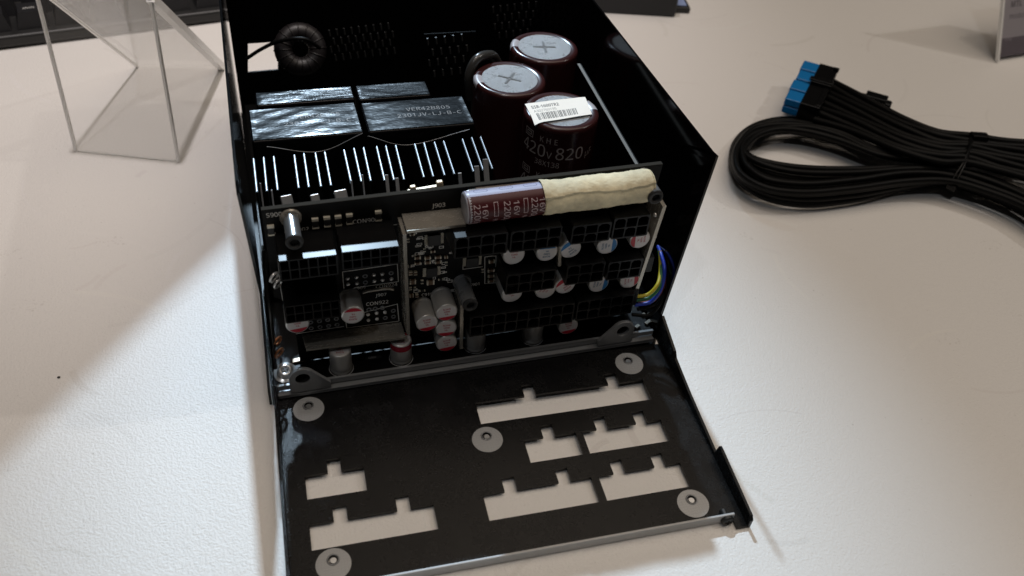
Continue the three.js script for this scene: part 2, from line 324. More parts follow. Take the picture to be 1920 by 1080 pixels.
// ---------------------------------------------------------------- upright connector board
const BX0 = -69.6, BX1 = 69.4, BY0 = 9, BY1 = 84;
{
  const tl = pb(490, 396), tr = pb(1243, 309), trb = pb(1217, 388);
  const W = 2048, H = Math.round(2048 * (BY1 - BY0) / (BX1 - BX0));
  const silk = canvasTex(W, H, (c) => {
    const k = W / (BX1 - BX0), P = (px, py) => { const v = pb(px, py); return [(v.x - BX0) * k, (BY1 - v.y) * k]; };
    c.fillStyle = '#080808'; c.fillRect(0, 0, W, H);
    // faint copper pours under the mask
    for (let i = 0; i < 60; i++) { c.fillStyle = i % 2 ? '#0a0a09' : '#070707'; c.fillRect(rnd() * W, rnd() * H, 40 + rnd() * 220, 20 + rnd() * 120); }
    c.strokeStyle = '#e2dfd9'; c.fillStyle = '#f2efe9'; c.lineWidth = 4;
    const text = (s, px, py, size = 11, rot = 0) => { const [x, y] = P(px, py); c.save(); c.translate(x, y); c.rotate(rot); c.font = `${size * 3.1}px sans-serif`; c.fillText(s, 0, 0); c.restore(); };
    text('S900', 499, 408, 11); text('S902', 553, 435, 10); text('CON904', 661, 420, 11); text('J903', 811, 390, 11); text('C909', 663, 544, 9); text('CON924', 704, 541, 10);
    text('J907', 705, 557, 9.5); text('CON922', 686, 574, 10.5); text('C910', 790, 556, 9); text('S901', 880, 537, 9); text('TM', 752, 425, 8);
    text('CON901', 1130, 607, 8); text('C22', 1020, 628, 8, 1.3); text('C97', 775, 665, 8, -1.3);
    const loop = (pts, close = true) => { c.beginPath(); pts.forEach(([a, b], i) => { const [x, y] = P(a, b); i ? c.lineTo(x, y) : c.moveTo(x, y); }); if (close) c.closePath(); c.stroke(); };
    loop([[642, 510], [745, 495], [747, 528], [645, 543]]); loop([[686, 585], [745, 570], [748, 602], [650, 615], [648, 598]]); loop([[516, 435], [526, 540], [542, 628], [645, 612]], false);
    loop([[634, 445], [634, 434], [744, 421]], false); loop([[560, 545], [568, 620]], false);
    loop([[922, 480], [930, 480], [930, 530], [909, 532], [909, 482]]); loop([[868, 497], [868, 505], [905, 500]], false);
    for (let i = 0; i < 46; i++) { const x = 768 + rnd() * 80, y = 432 + rnd() * 120; const [a, b] = P(x, y); c.strokeRect(a, b, 10 + rnd() * 18, 6 + rnd() * 10); }
    for (let i = 0; i < 30; i++) { const x = 1090 + rnd() * 100, y = 600 + rnd() * 14; const [a, b] = P(x, y); c.fillRect(a, b, 4 + rnd() * 6, 4 + rnd() * 5); }
  });
  const shape = poly([[tl.x, tl.y], [tr.x, tr.y], [trb.x + 0.5, trb.y], [trb.x + 0.5, BY0 + 2], [-62.5, BY0 + 2], [-63.2, 40], [-68.6, 44]]);
  const g = slab(shape, 1.6); { const p = g.attributes.position, uv = g.attributes.uv; for (let i = 0; i < p.count; i++) uv.setXY(i, (p.getX(i) - BX0) / (BX1 - BX0), (p.getY(i) - BY0) / (BY1 - BY0)); }
  const bd = part(PS, 'connector_board', g, phys(0xffffff, 0.4, 0.3, { map: silk }), [0, 0, ZB - 1.6]);
  part(bd, 'board_edge', beam(V(tl.x, tl.y + 0.1, 0.6), V(tr.x, tr.y + 0.1, 0.6), 1.75, 0.35), M.boardEdge);
}
// --- modular sockets
function socket(q, cols, fine, front = 1) {
  const c = q.map(([a, b]) => pb(a, b, front)), cx = (c[0].x + c[1].x + c[2].x + c[3].x) / 4, cy = (c[0].y + c[1].y + c[2].y + c[3].y) / 4;
  const w = (c[1].x - c[0].x + c[2].x - c[3].x) / 2, h = (c[0].y - c[3].y + c[1].y - c[2].y) / 2, D = front - ZB - 0.05;
  const pitch = (w - 0.7) / cols, ph = (h - 0.7) / 2, holes = [];
  for (let i = 0; i < cols; i++) for (let j = 0; j < 2; j++) {
    const x = -w / 2 + 0.35 + pitch * (i + 0.5), y = -h / 2 + 0.35 + ph * (j + 0.5), hw = pitch / 2 - 0.22, hh = ph / 2 - 0.22, k = (i + j) % 2 && !fine ? hw * 0.45 : 0.08;
    holes.push([[x - hw, y - hh], [x + hw, y - hh], [x + hw, y + hh - k], [x + hw - k, y + hh], [x - hw + k, y + hh], [x - hw, y + hh - k]]);
  }
  const r = 0.35, s = poly([[-w / 2 + r, -h / 2], [w / 2 - r, -h / 2], [w / 2, -h / 2 + r], [w / 2, h / 2 - r], [w / 2 - r, h / 2], [-w / 2 + r, h / 2], [-w / 2, h / 2 - r], [-w / 2, -h / 2 + r]], holes);
  const m = part(PS, 'modular_socket', slab(s, 9), M.plastic, [cx, cy, front - 9]);
  part(m, 'socket_base', box(w, h, D - 9.0, 0, 0, -(D - 9) / 2 - 0.02), M.plastic);
  part(m, 'latch_ramp', new THREE.ExtrudeGeometry(poly([[-6, 0], [-0.6, 0], [-2.6, -1.3], [-6, -1.3]]), { depth: 3.4, bevelEnabled: false }).translate(0, 0, -1.7).rotateY(-Math.PI / 2), M.plastic, [0, -h / 2 + 0.02, 9 - 0.4]);
  const pins = []; for (let i = 0; i < cols; i++) for (let j = 0; j < 2; j++) pins.push(box(0.7, 0.7, 6, -w / 2 + 0.35 + pitch * (i + 0.5), -h / 2 + 0.35 + ph * (j + 0.5), 3));
  part(m, 'contact_pins', pins, M.zincDull);
  return m;
}
for (const [q, n, f, zf] of [
  [[[851, 447], [951, 435], [952, 475], [853, 485]], 4, 0, 2.0], [[[956, 435], [1053, 424], [1052, 462], [957, 474]], 4], [[[1071, 425], [1145, 416], [1145, 450], [1072, 459]], 3], [[[1149, 410], [1218, 403], [1216, 441], [1149, 449]], 3],
  [[[947, 517], [1042, 505], [1041, 541], [950, 552]], 4], [[[1061, 500], [1133, 490], [1133, 526], [1062, 535]], 3], [[[1138, 493], [1203, 485], [1203, 517], [1139, 527]], 3],
  [[[879, 597], [1075, 567], [1077, 604], [882, 632]], 9], [[[1081, 566], [1187, 552], [1187, 586], [1081, 602]], 5],
  [[[521, 490], [633, 477], [635, 516], [526, 527]], 6, 1, 2.0], [[[640, 474], [749, 460], [750, 494], [642, 508]], 6, 1, 2.0], [[[532, 577], [639, 560], [639, 594], [537, 607]], 6, 1]]) socket(q, n, f, zf ?? 1);

// --- standoffs
function standoff(px, py, hex, dark) {
  const b = pb(px, py), L = 12.2;
  const s = part(PS, 'standoff', hex ? new THREE.CylinderGeometry(2.7, 2.7, L, 6).rotateX(Math.PI / 2) : cylZ(2.7, L, 28), dark ? M.zincDull : M.steel, [b.x, b.y, ZB + L / 2], hex ? [0, 0, 0.12] : null);
  part(s, 'collar', new THREE.CylinderGeometry(3.3, 3.5, 0.8, 32).rotateX(Math.PI / 2), dark ? M.zincDull : M.bus, [0, 0, -L / 2 + 0.45]);
  part(s, 'threaded_tip', new THREE.LatheGeometry([[1.4, 0], [2.75, 0], [2.85, 0.4], [2.6, 1.0], [1.5, 1.1], [1.35, -1.8]].map((p) => new THREE.Vector2(...p)), 24).rotateX(Math.PI / 2), M.rubber, [0, 0, L / 2 + 0.01]);
  part(s, 'tip_hole', cylZ(1.42, 0.2, 16), M.plasticDeep, [0, 0, L / 2 + 0.1]);
}
standoff(545, 408, true, false); standoff(866, 528, false, true); standoff(1203, 330, true, true);

// --- polymer capacitors
const topTex = {};
for (const kind of ['red', 'blue', 'plain']) topTex[kind] = mat(0xffffff, 0.4, 0.15, { map: canvasTex(256, 256, (c) => {
  c.fillStyle = '#c9c5c4'; c.fillRect(0, 0, 256, 256); const ink = kind === 'blue' ? '#1b6aa3' : '#a8182c';
  if (kind !== 'plain') { c.fillStyle = ink; c.beginPath(); c.arc(128, 128, 128, Math.PI * 0.17, Math.PI * 0.83); c.closePath(); c.fill(); }
  c.fillStyle = kind === 'blue' ? '#27506e' : '#9a3540'; c.font = 'bold 40px sans-serif'; c.textAlign = 'center';
  c.fillText('N2H8', 128, 78); c.fillText('1000', 128, 122); c.fillText('16.', 128, 164);
}) });
const capProf = (R, L) => [[R - 0.7, 0.02], [R - 0.02, 0.12], [R - 0.02, 1.0], [R - 0.35, 1.35], [R - 0.35, 1.7], [R, 2.05], [R, L - 0.5], [R - 0.15, L - 0.15], [R - 0.5, L]].map((p) => new THREE.Vector2(...p));
const capGeo = new THREE.LatheGeometry(capProf(4, 10), 32), capBase = new THREE.CylinderGeometry(3.5, 3.5, 0.8, 24), capFace = new THREE.CircleGeometry(3.52, 32);
function polymerCap(pos, rot, kind, turn = 0) {
  const m = part(PS, 'polymer_capacitor', capGeo, M.can, pos, rot);
  part(m, 'rubber_base', capBase, M.rubber, [0, 0.3, 0]);
  part(m, 'printed_top', capFace, topTex[kind], [0, 10.005, 0], [-Math.PI / 2, 0, turn]);
  return m;
}
for (const [px, py, kind, turn] of [[558, 609, 'red', 0.1], [662, 592, 'red', 3.1], [801, 607, 'red', 0.1], [838, 587, 'red', 0.05], [837, 617, 'red', -0.05], [838, 645, 'red', 0.1],
  [964, 480, 'plain', 0], [1026, 474, 'blue', 3.1], [1070, 468, 'blue', 3.8], [1139, 461, 'blue', 1.6], [1200, 450, 'red', -1.5], [1060, 536, 'red', -2.5], [1123, 533, 'blue', 1.5], [1181, 526, 'red', 1.7], [960, 552, 'plain', 0.4], [1023, 545, 'plain', 1], [1066, 613, 'red', 0.1]]) {
  const f = pb(px, py, -2); polymerCap([f.x, f.y, ZB], [Math.PI / 2, 0, 0], kind, turn);
}
for (const [px, py, kind] of [[640, 690, 'plain'], [752, 671, 'red'], [890, 648, 'plain'], [997, 633, 'plain']]) {
  const b = at(px, py, 'y', YF); const m = polymerCap([b.x, YF + 0.05, b.z], [0, 0.4, 0], kind, 2.6);
  if (kind === 'red') part(m, 'red_band', new THREE.CylinderGeometry(4.03, 4.03, 2.6, 32, 1, true), mat(lin(0.28, 0.012, 0.03), 0.4), [0, 8.2, 0], null, 'red printed band');
  part(m, 'printed_ring', new THREE.RingGeometry(4.25, 4.5, 40).rotateX(-Math.PI / 2), mat(lin(0.35), 0.6), [0, 0.06, 0]);
}

// --- bus bars
function shelf(name, bl, br, fr, fl, t = 1.1, zBack = ZB, lip = 0) {   // plate standing out from the board, back edge on it
  const a = pb(...bl, zBack), b = pb(...br, zBack), y = (a.y + b.y) / 2, c = at(...fr, 'y', b.y), d = at(...fl, 'y', a.y);
  const m = part(PS, name, sheet([a, d, c, b], -t), M.bus); void y;
  if (lip) part(m, 'folded_lip', beam(V(d.x, d.y - lip / 2, d.z), V(c.x, c.y - lip / 2, c.z), t, lip), M.bus);
  return m;
}
shelf('bus_bar', [753, 401], [868, 389], [874, 420], [763, 433], 1.1);
shelf('bus_bar', [566, 628], [752, 604], [761, 632], [574, 655], 1.0);
shelf('bus_bar', [886, 548], [1045, 527], [1047, 545], [892, 574], 1.0);
function fin(name, p0, p1, zf = -2.6, t = 1.2) {                          // upright plate seen edge on
  const a = pb(...p0, zf), b = pb(...p1, zf);
  part(PS, name, sheet([V(a.x, a.y, ZB), V(a.x, a.y, zf), V(b.x, b.y, zf), V(b.x, b.y, ZB)], t), M.bus);
}
fin('bus_bar', [755, 440], [763, 628]); fin('bus_bar', [863, 573], [862, 655]); fin('bus_bar', [1048, 463], [1046, 500]);
part(PS, 'jumper_wire', tube([[680, 549], [690, 546], [730, 541], [738, 543]].map(([a, b]) => pb(a, b, -10.6)), 0.55), M.bus);

// --- lying output capacitors above the sockets
{
  const a = pb(873, 390, -5.6), b = pb(1014, 372, -5.6), e = pb(1218, 348, -5.6), R = 5.5;
  const dir = b.clone().sub(a), L = dir.length(), ang = Math.atan2(dir.y, dir.x);
  const tx = canvasTex(1024, 1024, (c, w, h) => {   // u: round the can, v: along it
    c.fillStyle = '#43161a'; c.fillRect(0, 0, w, h);
    c.fillStyle = '#a9abc4'; c.fillRect(0, 0, 215, h);
    c.strokeStyle = '#6d6f8c'; c.lineWidth = 9; for (const y of [150, 480, 820]) { c.beginPath(); c.roundRect(110, y - 90, 52, 180, 26); c.stroke(); }
    c.fillStyle = '#b9a9ab'; c.strokeStyle = '#b9a9ab';
    for (const [s, y, z] of [['2200µF', 960, 118], ['16V', 850, 104], ['KZE', 700, 84], ['2200µF', 560, 118], ['16V', 430, 104], ['KZE', 300, 84], ['2200µF', 190, 118], ['16V', 80, 104]]) {
      c.save(); c.font = `${z}px sans-serif`; c.fillText(s, s === 'KZE' ? 490 : 300, y, 330); c.restore();
      if (s === 'KZE') { c.lineWidth = 7; c.strokeRect(300, y - 60, 150, 52); }
    }
  });
  const m = part(PS, 'output_capacitor', new THREE.CylinderGeometry(R, R, L, 48, 1, true), phys(0xffffff, 0.38, 0.6, { map: tx }), a.clone().lerp(b, 0.5), [0, 0, 0]);
  // +y of the cylinder runs along -x so that the print reads down the can
  const q = new THREE.Quaternion().setFromAxisAngle(V(0, 0, 1), ang - Math.PI / 2), q2 = new THREE.Quaternion().setFromAxisAngle(V(0, 1, 0), -2.62); m.quaternion.copy(q).multiply(q2);
  part(m, 'can_end', new THREE.LatheGeometry([[0, -0.5], [4.6, -0.5], [5.2, -0.3], [5.52, 0.4], [5.5, 1.2]].map((p) => new THREE.Vector2(...p)), 36), M.stripe, [0, -L / 2, 0]);
  // cream padding tape round the second can
  const l2 = e.clone().sub(b).length() + 0.4, g = new THREE.CylinderGeometry(1, 1, l2, 128, 60, true), p = g.attributes.position;
  for (let i = 0; i < p.count; i++) {
    const y = p.getY(i), th = Math.atan2(p.getX(i), p.getZ(i)), t = y / l2 + 0.5;
    let r = R + 0.05 + 0.14 * Math.sin(y * 0.3 + th * 2) + 0.06 * Math.sin(y * 1.1 + th * 3) + 0.2 * Math.max(0, Math.sin(th * 1.5 + y * 0.06)) + 0.05 * Math.sin(y * 2.3 + 3 * Math.sin(th * 2.1 + y * 0.4)) + (t < 0.06 ? -0.4 * (0.06 - t) / 0.06 : 0) + (t > 0.94 ? -0.6 * (t - 0.94) / 0.06 : 0);
    const lap = th - (-0.62 + 0.08 * Math.sin(y * 0.21) + 0.02 * Math.sin(y * 0.9)); r += lap < 0 && th > -2.4 ? 0.28 + 0.2 * Math.exp(lap * 4) : (lap >= 0 ? -0.10 * Math.exp(-lap * 3) : 0); if (t < 0.10 && th < -0.6 && th > -2.2) r += 0.9 * (0.10 - t) / 0.10;
    p.setX(i, Math.sin(th) * r); p.setZ(i, Math.cos(th) * r);
  }
  g.computeVertexNormals();
  const roll = part(PS, 'padding_tape', g, M.cream, b.clone().lerp(e, 0.5), [0, 0, ang - Math.PI / 2]);
  for (const s of [-1, 1]) part(roll, 'tape_end', new THREE.CircleGeometry(5.6, 32).rotateX(s < 0 ? Math.PI / 2 : -Math.PI / 2), M.cream, [0, s * (l2 / 2 - 0.5), 0]);
  part(PS, 'spacer_plate', box(22, 1.4, 5, (pb(905, 352, -11).x + pb(1000, 345, -11).x) / 2, pb(950, 352, -11).y, -10.2), mat(lin(0.14, 0.11, 0.095), 0.6), null, [0, 0, 0]);
  { const w = pb(872, 360, -10); part(PS, 'lead_wire', tube([pb(875, 392, -10.5), pb(869, 372, -9), pb(876, 360, -9.5), pb(895, 356, -11.5)], 0.45), M.silver); void w; }
}
// --- small gold and cream component on the board's top edge
{ const c = at(797, 355, 'z', -15.5); part(PS, 'shunt_resistor', [rbox(12, 1.6, 1.4, 0.3, 0, 0, 0), rbox(2, 3.4, 1.6, 0.4, -4, 0.6, 0), rbox(2.2, 3.2, 1.6, 0.4, 5, 0.8, 0)], mat(lin(0.6, 0.5, 0.36), 0.4, 0.3), c, [0, 0, 0.09]); }

// --- chips, resistors and capacitors on the board
function chip(px, py, wpx, hpx, cap) {
  const c = pb(px, py), w = wpx / 5.15, h = hpx / 5.5, t = cap ? 0.9 : 0.5, tall = h > w, L = Math.max(w, h), wd = Math.min(w, h) * 0.92;
  const rz = (tall ? Math.PI / 2 : 0);
  const m = part(PS, cap ? 'chip_capacitor' : 'chip_resistor', box(L * 0.62, wd, t), cap ? M.ceramic : M.chipBlack, [c.x, c.y, ZB + t / 2 + 0.02], [0, 0, rz]);
  part(m, 'terminals', [box(L * 0.19, wd * 1.03, t * 1.04, -L * 0.405, 0, 0), box(L * 0.19, wd * 1.03, t * 1.04, L * 0.405, 0, 0)], M.tin);
}
for (const [x, y] of [[591, 418], [613, 415], [634, 413], [655, 410], [709, 404], [508, 431]]) {
  const c = pb(x, y), m = part(PS, 'chip_resistor', box(1.9, 2.6, 0.8), M.chipBlack, [c.x, c.y, ZB + 0.42]);
  part(m, 'terminals', [box(2.1, 1.0, 0.95, 0, 1.75, 0), box(2.1, 0.5, 0.95, 0, -1.55, 0)], M.tin);
}
for (const [x, y, w, h, k] of [[90, 250, 20, 30, 0], [115, 208, 30, 14, 1], [200, 315, 18, 26, 0], [255, 322, 30, 18, 1], [152, 365, 40, 22, 1], [152, 402, 40, 18, 1], [220, 365, 40, 22, 1], [220, 398, 40, 18, 1], [290, 362, 42, 22, 1], [290, 395, 42, 18, 1], [345, 360, 22, 22, 1], [347, 408, 18, 30, 0], [100, 425, 22, 22, 0], [105, 468, 26, 30, 1], [138, 468, 22, 30, 1], [120, 528, 40, 38, 1], [183, 530, 20, 36, 0], [240, 532, 50, 38, 1], [310, 515, 34, 14, 0], [105, 575, 20, 24, 0], [135, 575, 16, 26, 0], [185, 590, 40, 12, 0], [112, 622, 26, 26, 1], [148, 620, 22, 26, 1], [652, 390, 40, 26, 1], [590, 455, 20, 30, 0], [648, 450, 46, 28, 1], [648, 486, 46, 28, 1], [648, 520, 46, 24, 1]])
  chip(740 + x / 3.6, 380 + y / 3.6, w / 3.6, h / 3.6, k);
for (const [x, y, w, h] of [[265, 243, 82, 88], [248, 462, 74, 78], [522, 392, 84, 76]]) {
  const c = pb(740 + x / 3.6, 380 + y / 3.6), bw = w / 3.6 / 5.15, bh = h / 3.6 / 5.4;
  const m = part(PS, 'control_chip', rbox(bw, bh, 1.1, 0.12, 0, 0, 0, 1), M.chipBlack, [c.x, c.y, ZB + 0.62]);
  const pins = []; for (let i = 0; i < 9; i++) for (const s of [-1, 1]) pins.push(box(1.3, 0.22, 0.18, s * (bw / 2 + 0.5), -bh / 2 + bh * (i + 0.5) / 9, -0.35));
  part(m, 'pins', pins, M.tin);
}
const dotGeo = new THREE.SphereGeometry(0.75, 14, 8, 0, Math.PI * 2, 0, Math.PI / 2).rotateX(Math.PI / 2), padGeo = new THREE.TorusGeometry(0.7, 0.22, 8, 18);
for (const [x, y, e] of [[545, 425], [595, 418], [643, 412, 1], [693, 405], [740, 400], [790, 395, 1], [548, 458], [597, 453], [645, 447, 1], [695, 440], [742, 434], [792, 428], [660, 628], [708, 620], [755, 615], [802, 607, 1], [662, 660], [710, 653], [757, 647, 1], [803, 640, 1], [665, 600, 1], [700, 595, 1], [740, 590, 1], [337, 672, 1], [387, 665, 1], [433, 658, 1], [482, 652, 1], [340, 705, 1], [390, 698, 1], [438, 692, 1], [486, 685, 1]]) {
  const c = pb(470 + x / 3, 380 + y / 3); part(PS, e ? 'solder_pad' : 'solder_joint', e ? padGeo : dotGeo, e ? M.zincDull : M.silver, [c.x, c.y, ZB + (e ? 0.12 : 0.01)]);
}

// --- small board standing at the right edge, solder blobs, wires and plug
{
  const p = [[1222, 352], [1243, 388], [1191, 545]].map(([a, b], i) => at(a, b, 'z', i === 0 ? -11 : -2.5));
  const s = sheet([V(p[0].x, p[0].y, -11.8), p[1], p[2], V(p[2].x - 0.3, p[2].y, -11.8)], 1.5);
  part(PS, 'edge_board', s, M.bus);
  for (const [x, y, r] of [[1231, 417, 1.1], [1228, 430, 1.2], [1226, 443, 1.1], [1229, 403, 0.9], [1190, 505, 0.8]]) part(PS, 'solder_joint', new THREE.SphereGeometry(r, 14, 10), M.silver, at(x, y, 'z', -5));
  const c = pb(1212, 497, -3); part(PS, 'wire_plug', rbox(5.5, 7.5, 8, 0.4), M.plastic, [c.x, c.y, -7]);
  const c2 = pb(1180, 560, -2); part(PS, 'wire_plug', rbox(7, 8, 9, 0.5), M.plastic, [c2.x, c2.y, -6.5]);
  for (const [m, pts] of [['wireYellow', [[1192, 556, -3], [1215, 552, -2], [1232, 535, -3], [1238, 510, -8], [1238, 470, -14]]], ['wireGreen', [[1192, 563, -3], [1218, 558, -2], [1236, 538, -3], [1240, 508, -8], [1236, 470, -15]]], ['wireBlue', [[1190, 572, -3], [1220, 566, -2], [1240, 540, -3], [1246, 505, -6], [1240, 478, -12], [1234, 462, -18]]], ['wireRed', [[1196, 570, -4], [1226, 563, -4], [1244, 535, -5], [1247, 500, -9], [1240, 470, -16]]], ['wireBlack', [[1195, 580, -3], [1230, 572, -3], [1248, 540, -5], [1252, 505, -9], [1246, 475, -15]]], ['wireBlack', [[1185, 590, -2], [1218, 590, -1], [1240, 565, -2], [1252, 530, -6], [1254, 490, -12]]]])
    part(PS, 'wire', tube(pts.map(([a, b, z]) => at(a, b, 'z', z)), 0.72, 40, 8), M[m]);
  for (const [x, y, w, h] of [[1215, 604, 16, 5], [1195, 612, 12, 5], [1206, 590, 10, 4]]) { const d = at(x, y, 'y', YF + 0.6); part(PS, 'metal_tab', rbox(w / 5, 0.8, h / 3.4, 0.2), M.bus, d, [0, 0.5, 0]); }
}
// --- left side wiring, coil and screw
{
  for (const pts of [[[497, 470, -18], [500, 540, -13], [507, 600, -9], [513, 650, -8]], [[498, 500, -20], [502, 570, -14], [510, 640, -9], [516, 690, -8]]])
    part(PS, 'wire', tube(pts.map(([a, b, z]) => at(a, b, 'z', z)), 0.9, 30, 8), mat(lin(0.008), 0.2));
  for (const [x, y, r] of [[514, 520, 1.8], [521, 532, 1.6], [520, 640, 1.8], [523, 662, 1.9]]) part(PS, 'coil_turn', new THREE.TorusGeometry(r, 0.5, 8, 20), y > 600 ? M.copper : M.silver, at(x, y, 'z', -9), [0.3, 0.7, 0.2]);
  const c = at(535, 697, 'y', YF + 1.5);
  const s = part(PS, 'pan_head_screw', new THREE.LatheGeometry([[0.0, 0.5], [0.6, 0.55], [1.4, 1.7], [2.3, 1.5], [2.9, 0.6], [3.0, 0], [3.0, -0.4], [4.2, -0.5], [4.3, -1.0], [3.6, -1.3]].map((p) => new THREE.Vector2(...p)), 28), M.silver, c, [0.25, 0, 0]);
  part(s, 'cross_recess', [rbox(2.6, 0.5, 0.7, 0.2, 0, 1.35, 0), rbox(0.7, 0.5, 2.6, 0.2, 0, 1.36, 0)], M.zincDull, null, [0, 0.4, 0]);
  const d = at(565, 674, 'y', YF + 0.5); part(PS, 'solder_bridge', rbox(7, 0.8, 2.2, 0.3), mat(lin(0.25, 0.2, 0.15), 0.35, 0.7), d, [0, 0.1, 0]);
  const e = at(680, 672, 'y', YF + 0.2); part(PS, 'silk_mark', new THREE.PlaneGeometry(6, 2).rotateX(-Math.PI / 2), mat(0xffffff, 0.5, 0, { map: canvasTex(192, 64, (k) => { k.fillStyle = '#141414'; k.fillRect(0, 0, 192, 64); k.fillStyle = '#8f8c88'; k.font = '48px sans-serif'; k.fillText('GND', 30, 50); }) }), [e.x + 4, YF + 0.05, e.z]);
}
// --- tray bracket with two screw ears along the bottom
{
  const l0 = at(520, 727, 'z', 0), r0 = at(1226, 634, 'z', 0);
  const y0 = 10.9, l = V(-71.6, y0, -0.6), r = V(73.6, y0 - 0.2, -0.6); void l0; void r0;
  part(PS, 'front_bracket', [beam(l, r, 1.0, 2.2), beam(V(l.x, y0 - 2.6, 1.2), V(r.x, y0 - 2.8, 1.2), 1.0, 1.6), box(145, 0.5, 3.2, 1, y0 - 2.1, 0.2)], M.zincDull);
  for (const [hx, hy, s] of [[567, 706, 1], [1166, 617, -1]]) {
    const h = at(hx, hy, 'z', 0.6), sh = new THREE.Shape(), R = 4.6, b = 12.0 - h.y;
    sh.moveTo(-R * s, b); sh.lineTo(-R * s, 0); sh.absarc(0, 0, R, s > 0 ? Math.PI : 0, s > 0 ? 0.6 : Math.PI - 0.6, s > 0); sh.lineTo(9.5 * s, b + 0.2); sh.lineTo(9.5 * s, b - 2.2); sh.lineTo(-R * s, b - 2.2);
    const hp = new THREE.Path(); hp.absarc(0, 0, 2.6, 0, Math.PI * 2, true); sh.holes.push(hp);
    const m = part(PS, 'screw_ear', slab(sh, 1.1, 0.12), M.zincDull, [h.x, h.y, 0.6]);
    part(m, 'threaded_hole', new THREE.CylinderGeometry(2.55, 2.55, 3, 20, 1, true).rotateX(Math.PI / 2), M.rubber, [0, 0, -1]);
    part(m, 'hole_bottom', new THREE.CircleGeometry(2.55, 20), M.plasticDeep, [0, 0, -2.4]);
  }
}

// ================================================================ detached front panel lying on the table
{
  const FP = thing('front_panel', 'black sheet metal front panel with socket cutouts lying in front of the power supply', 'panel', [0.873, 6.94, -0.435]);
  FP.rotation.set(0.037, -0.031, 0, 'YXZ');
  const T = 1.0;
  // cutouts in panel coordinates: x and distance from the hinge side (drawn as -y before laying flat)
  const cut = (x0, x1, h0, h1, tabs, y = 0) => { const p = [[x0, h1], [x0, h0]]; for (const t of tabs) p.push([t, h0], [t, h0 - 5.2], [t + 4.4, h0 - 5.2], [t + 4.4, h0]); p.push([x1, h0], [x1, h1]); return p.map(([a, b]) => [a, -b]); };
  const holes = [cut(-3.5, 61.9, 17.6, 27.4, [15.1, 48.0]), cut(9.9, 29.1, 37.0, 46.7, [17.1]), cut(31.6, 61.9, 37.0, 46.7, [37.1, 52.3]), cut(-9.2, 28.9, 56.2, 66.2, [-1.7, 17.3]), cut(31.5, 61.9, 56.2, 66.2, [37.1, 52.3]), cut(-65.9, -46.5, 38.0, 47.3, [-58.4]), cut(-66, -26, 56.7, 66.0, [-58.3, -37.9])];
  const screws = [[59.46, 7.5], [-62.47, 8.6], [-2.73, 32.9], [60.1, 71.3], [-59.9, 70.4]];
  for (const [x, h] of screws) holes.push(circlePath(x, -h, 1.45));
  const plate = slab(poly([[-73.4, -1], [75.6, -1], [75.4, -84.4], [71.2, -84.4], [71.2, -80.6], [-73, -80.6]], holes), T).rotateX(-Math.PI / 2);
  part(FP, 'plate', plate, M.powder, [0, -T, 0]);
  for (const [x, h] of screws) {
    const m = part(FP, 'bare_contact_ring', new THREE.ExtrudeGeometry(poly(Array.from({ length: 48 }, (_, i) => [5.45 * Math.cos(i * Math.PI / 24), -1.5 + 5.45 * Math.sin(i * Math.PI / 24)]), [circlePath(0, 0, 1.5)]), { depth: 0.12, bevelEnabled: false }).rotateX(-Math.PI / 2), M.contact, [x, 0.01, h]);
    part(m, 'rivet_centre', new THREE.CylinderGeometry(1.0, 1.15, 0.8, 18), M.steel, [0.1, -0.5, 0.1]);
    part(m, 'punched_rim', new THREE.TorusGeometry(1.75, 0.3, 8, 28).rotateX(Math.PI / 2), M.zincDull, [0, 0.12, 0]);
  }
  // raised side lips
  const lip = (pts, x) => new THREE.ExtrudeGeometry(poly(pts.map(([h, y]) => [-h, y])), { depth: 0.9, bevelEnabled: true, bevelSize: 0.15, bevelThickness: 0.15, bevelSegments: 1 }).rotateY(-Math.PI / 2).rotateY(Math.PI).translate(x, 0, 0);
  part(FP, 'right_lip', lip([[-3, -0.8], [-3, 11.5], [12, 7.6], [14, 5.6], [30, 3.4], [55.4, 1.4], [56.5, 6.4], [58, 6.5], [83.2, 4.6], [84.4, 3.2], [84.4, -0.8]], 75.2), M.powder);
  part(FP, 'left_lip', lip([[1.5, -0.8], [1.5, 4.6], [80.4, 4.6], [80.4, -0.8]], -73.8), M.powder);
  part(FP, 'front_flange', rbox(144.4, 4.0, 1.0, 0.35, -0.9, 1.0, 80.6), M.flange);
  const sc = part(FP, 'flange_screw', new THREE.LatheGeometry([[0, 1.5], [1.6, 1.45], [2.1, 0.9], [2.2, 0]].map((p) => new THREE.Vector2(...p)), 24).rotateX(Math.PI / 2), M.chipBlack, [68.6, 1.0, 81.1]);
  part(sc, 'cross_recess', [box(2.2, 0.5, 0.2, 0, 0, 1.5), box(0.5, 2.2, 0.2, 0, 0, 1.5)], M.plasticDeep);
  part(sc, 'screw_shank', cylZ(1.3, 3, 16), M.chipBlack, [0, 0, -1.8]);
}

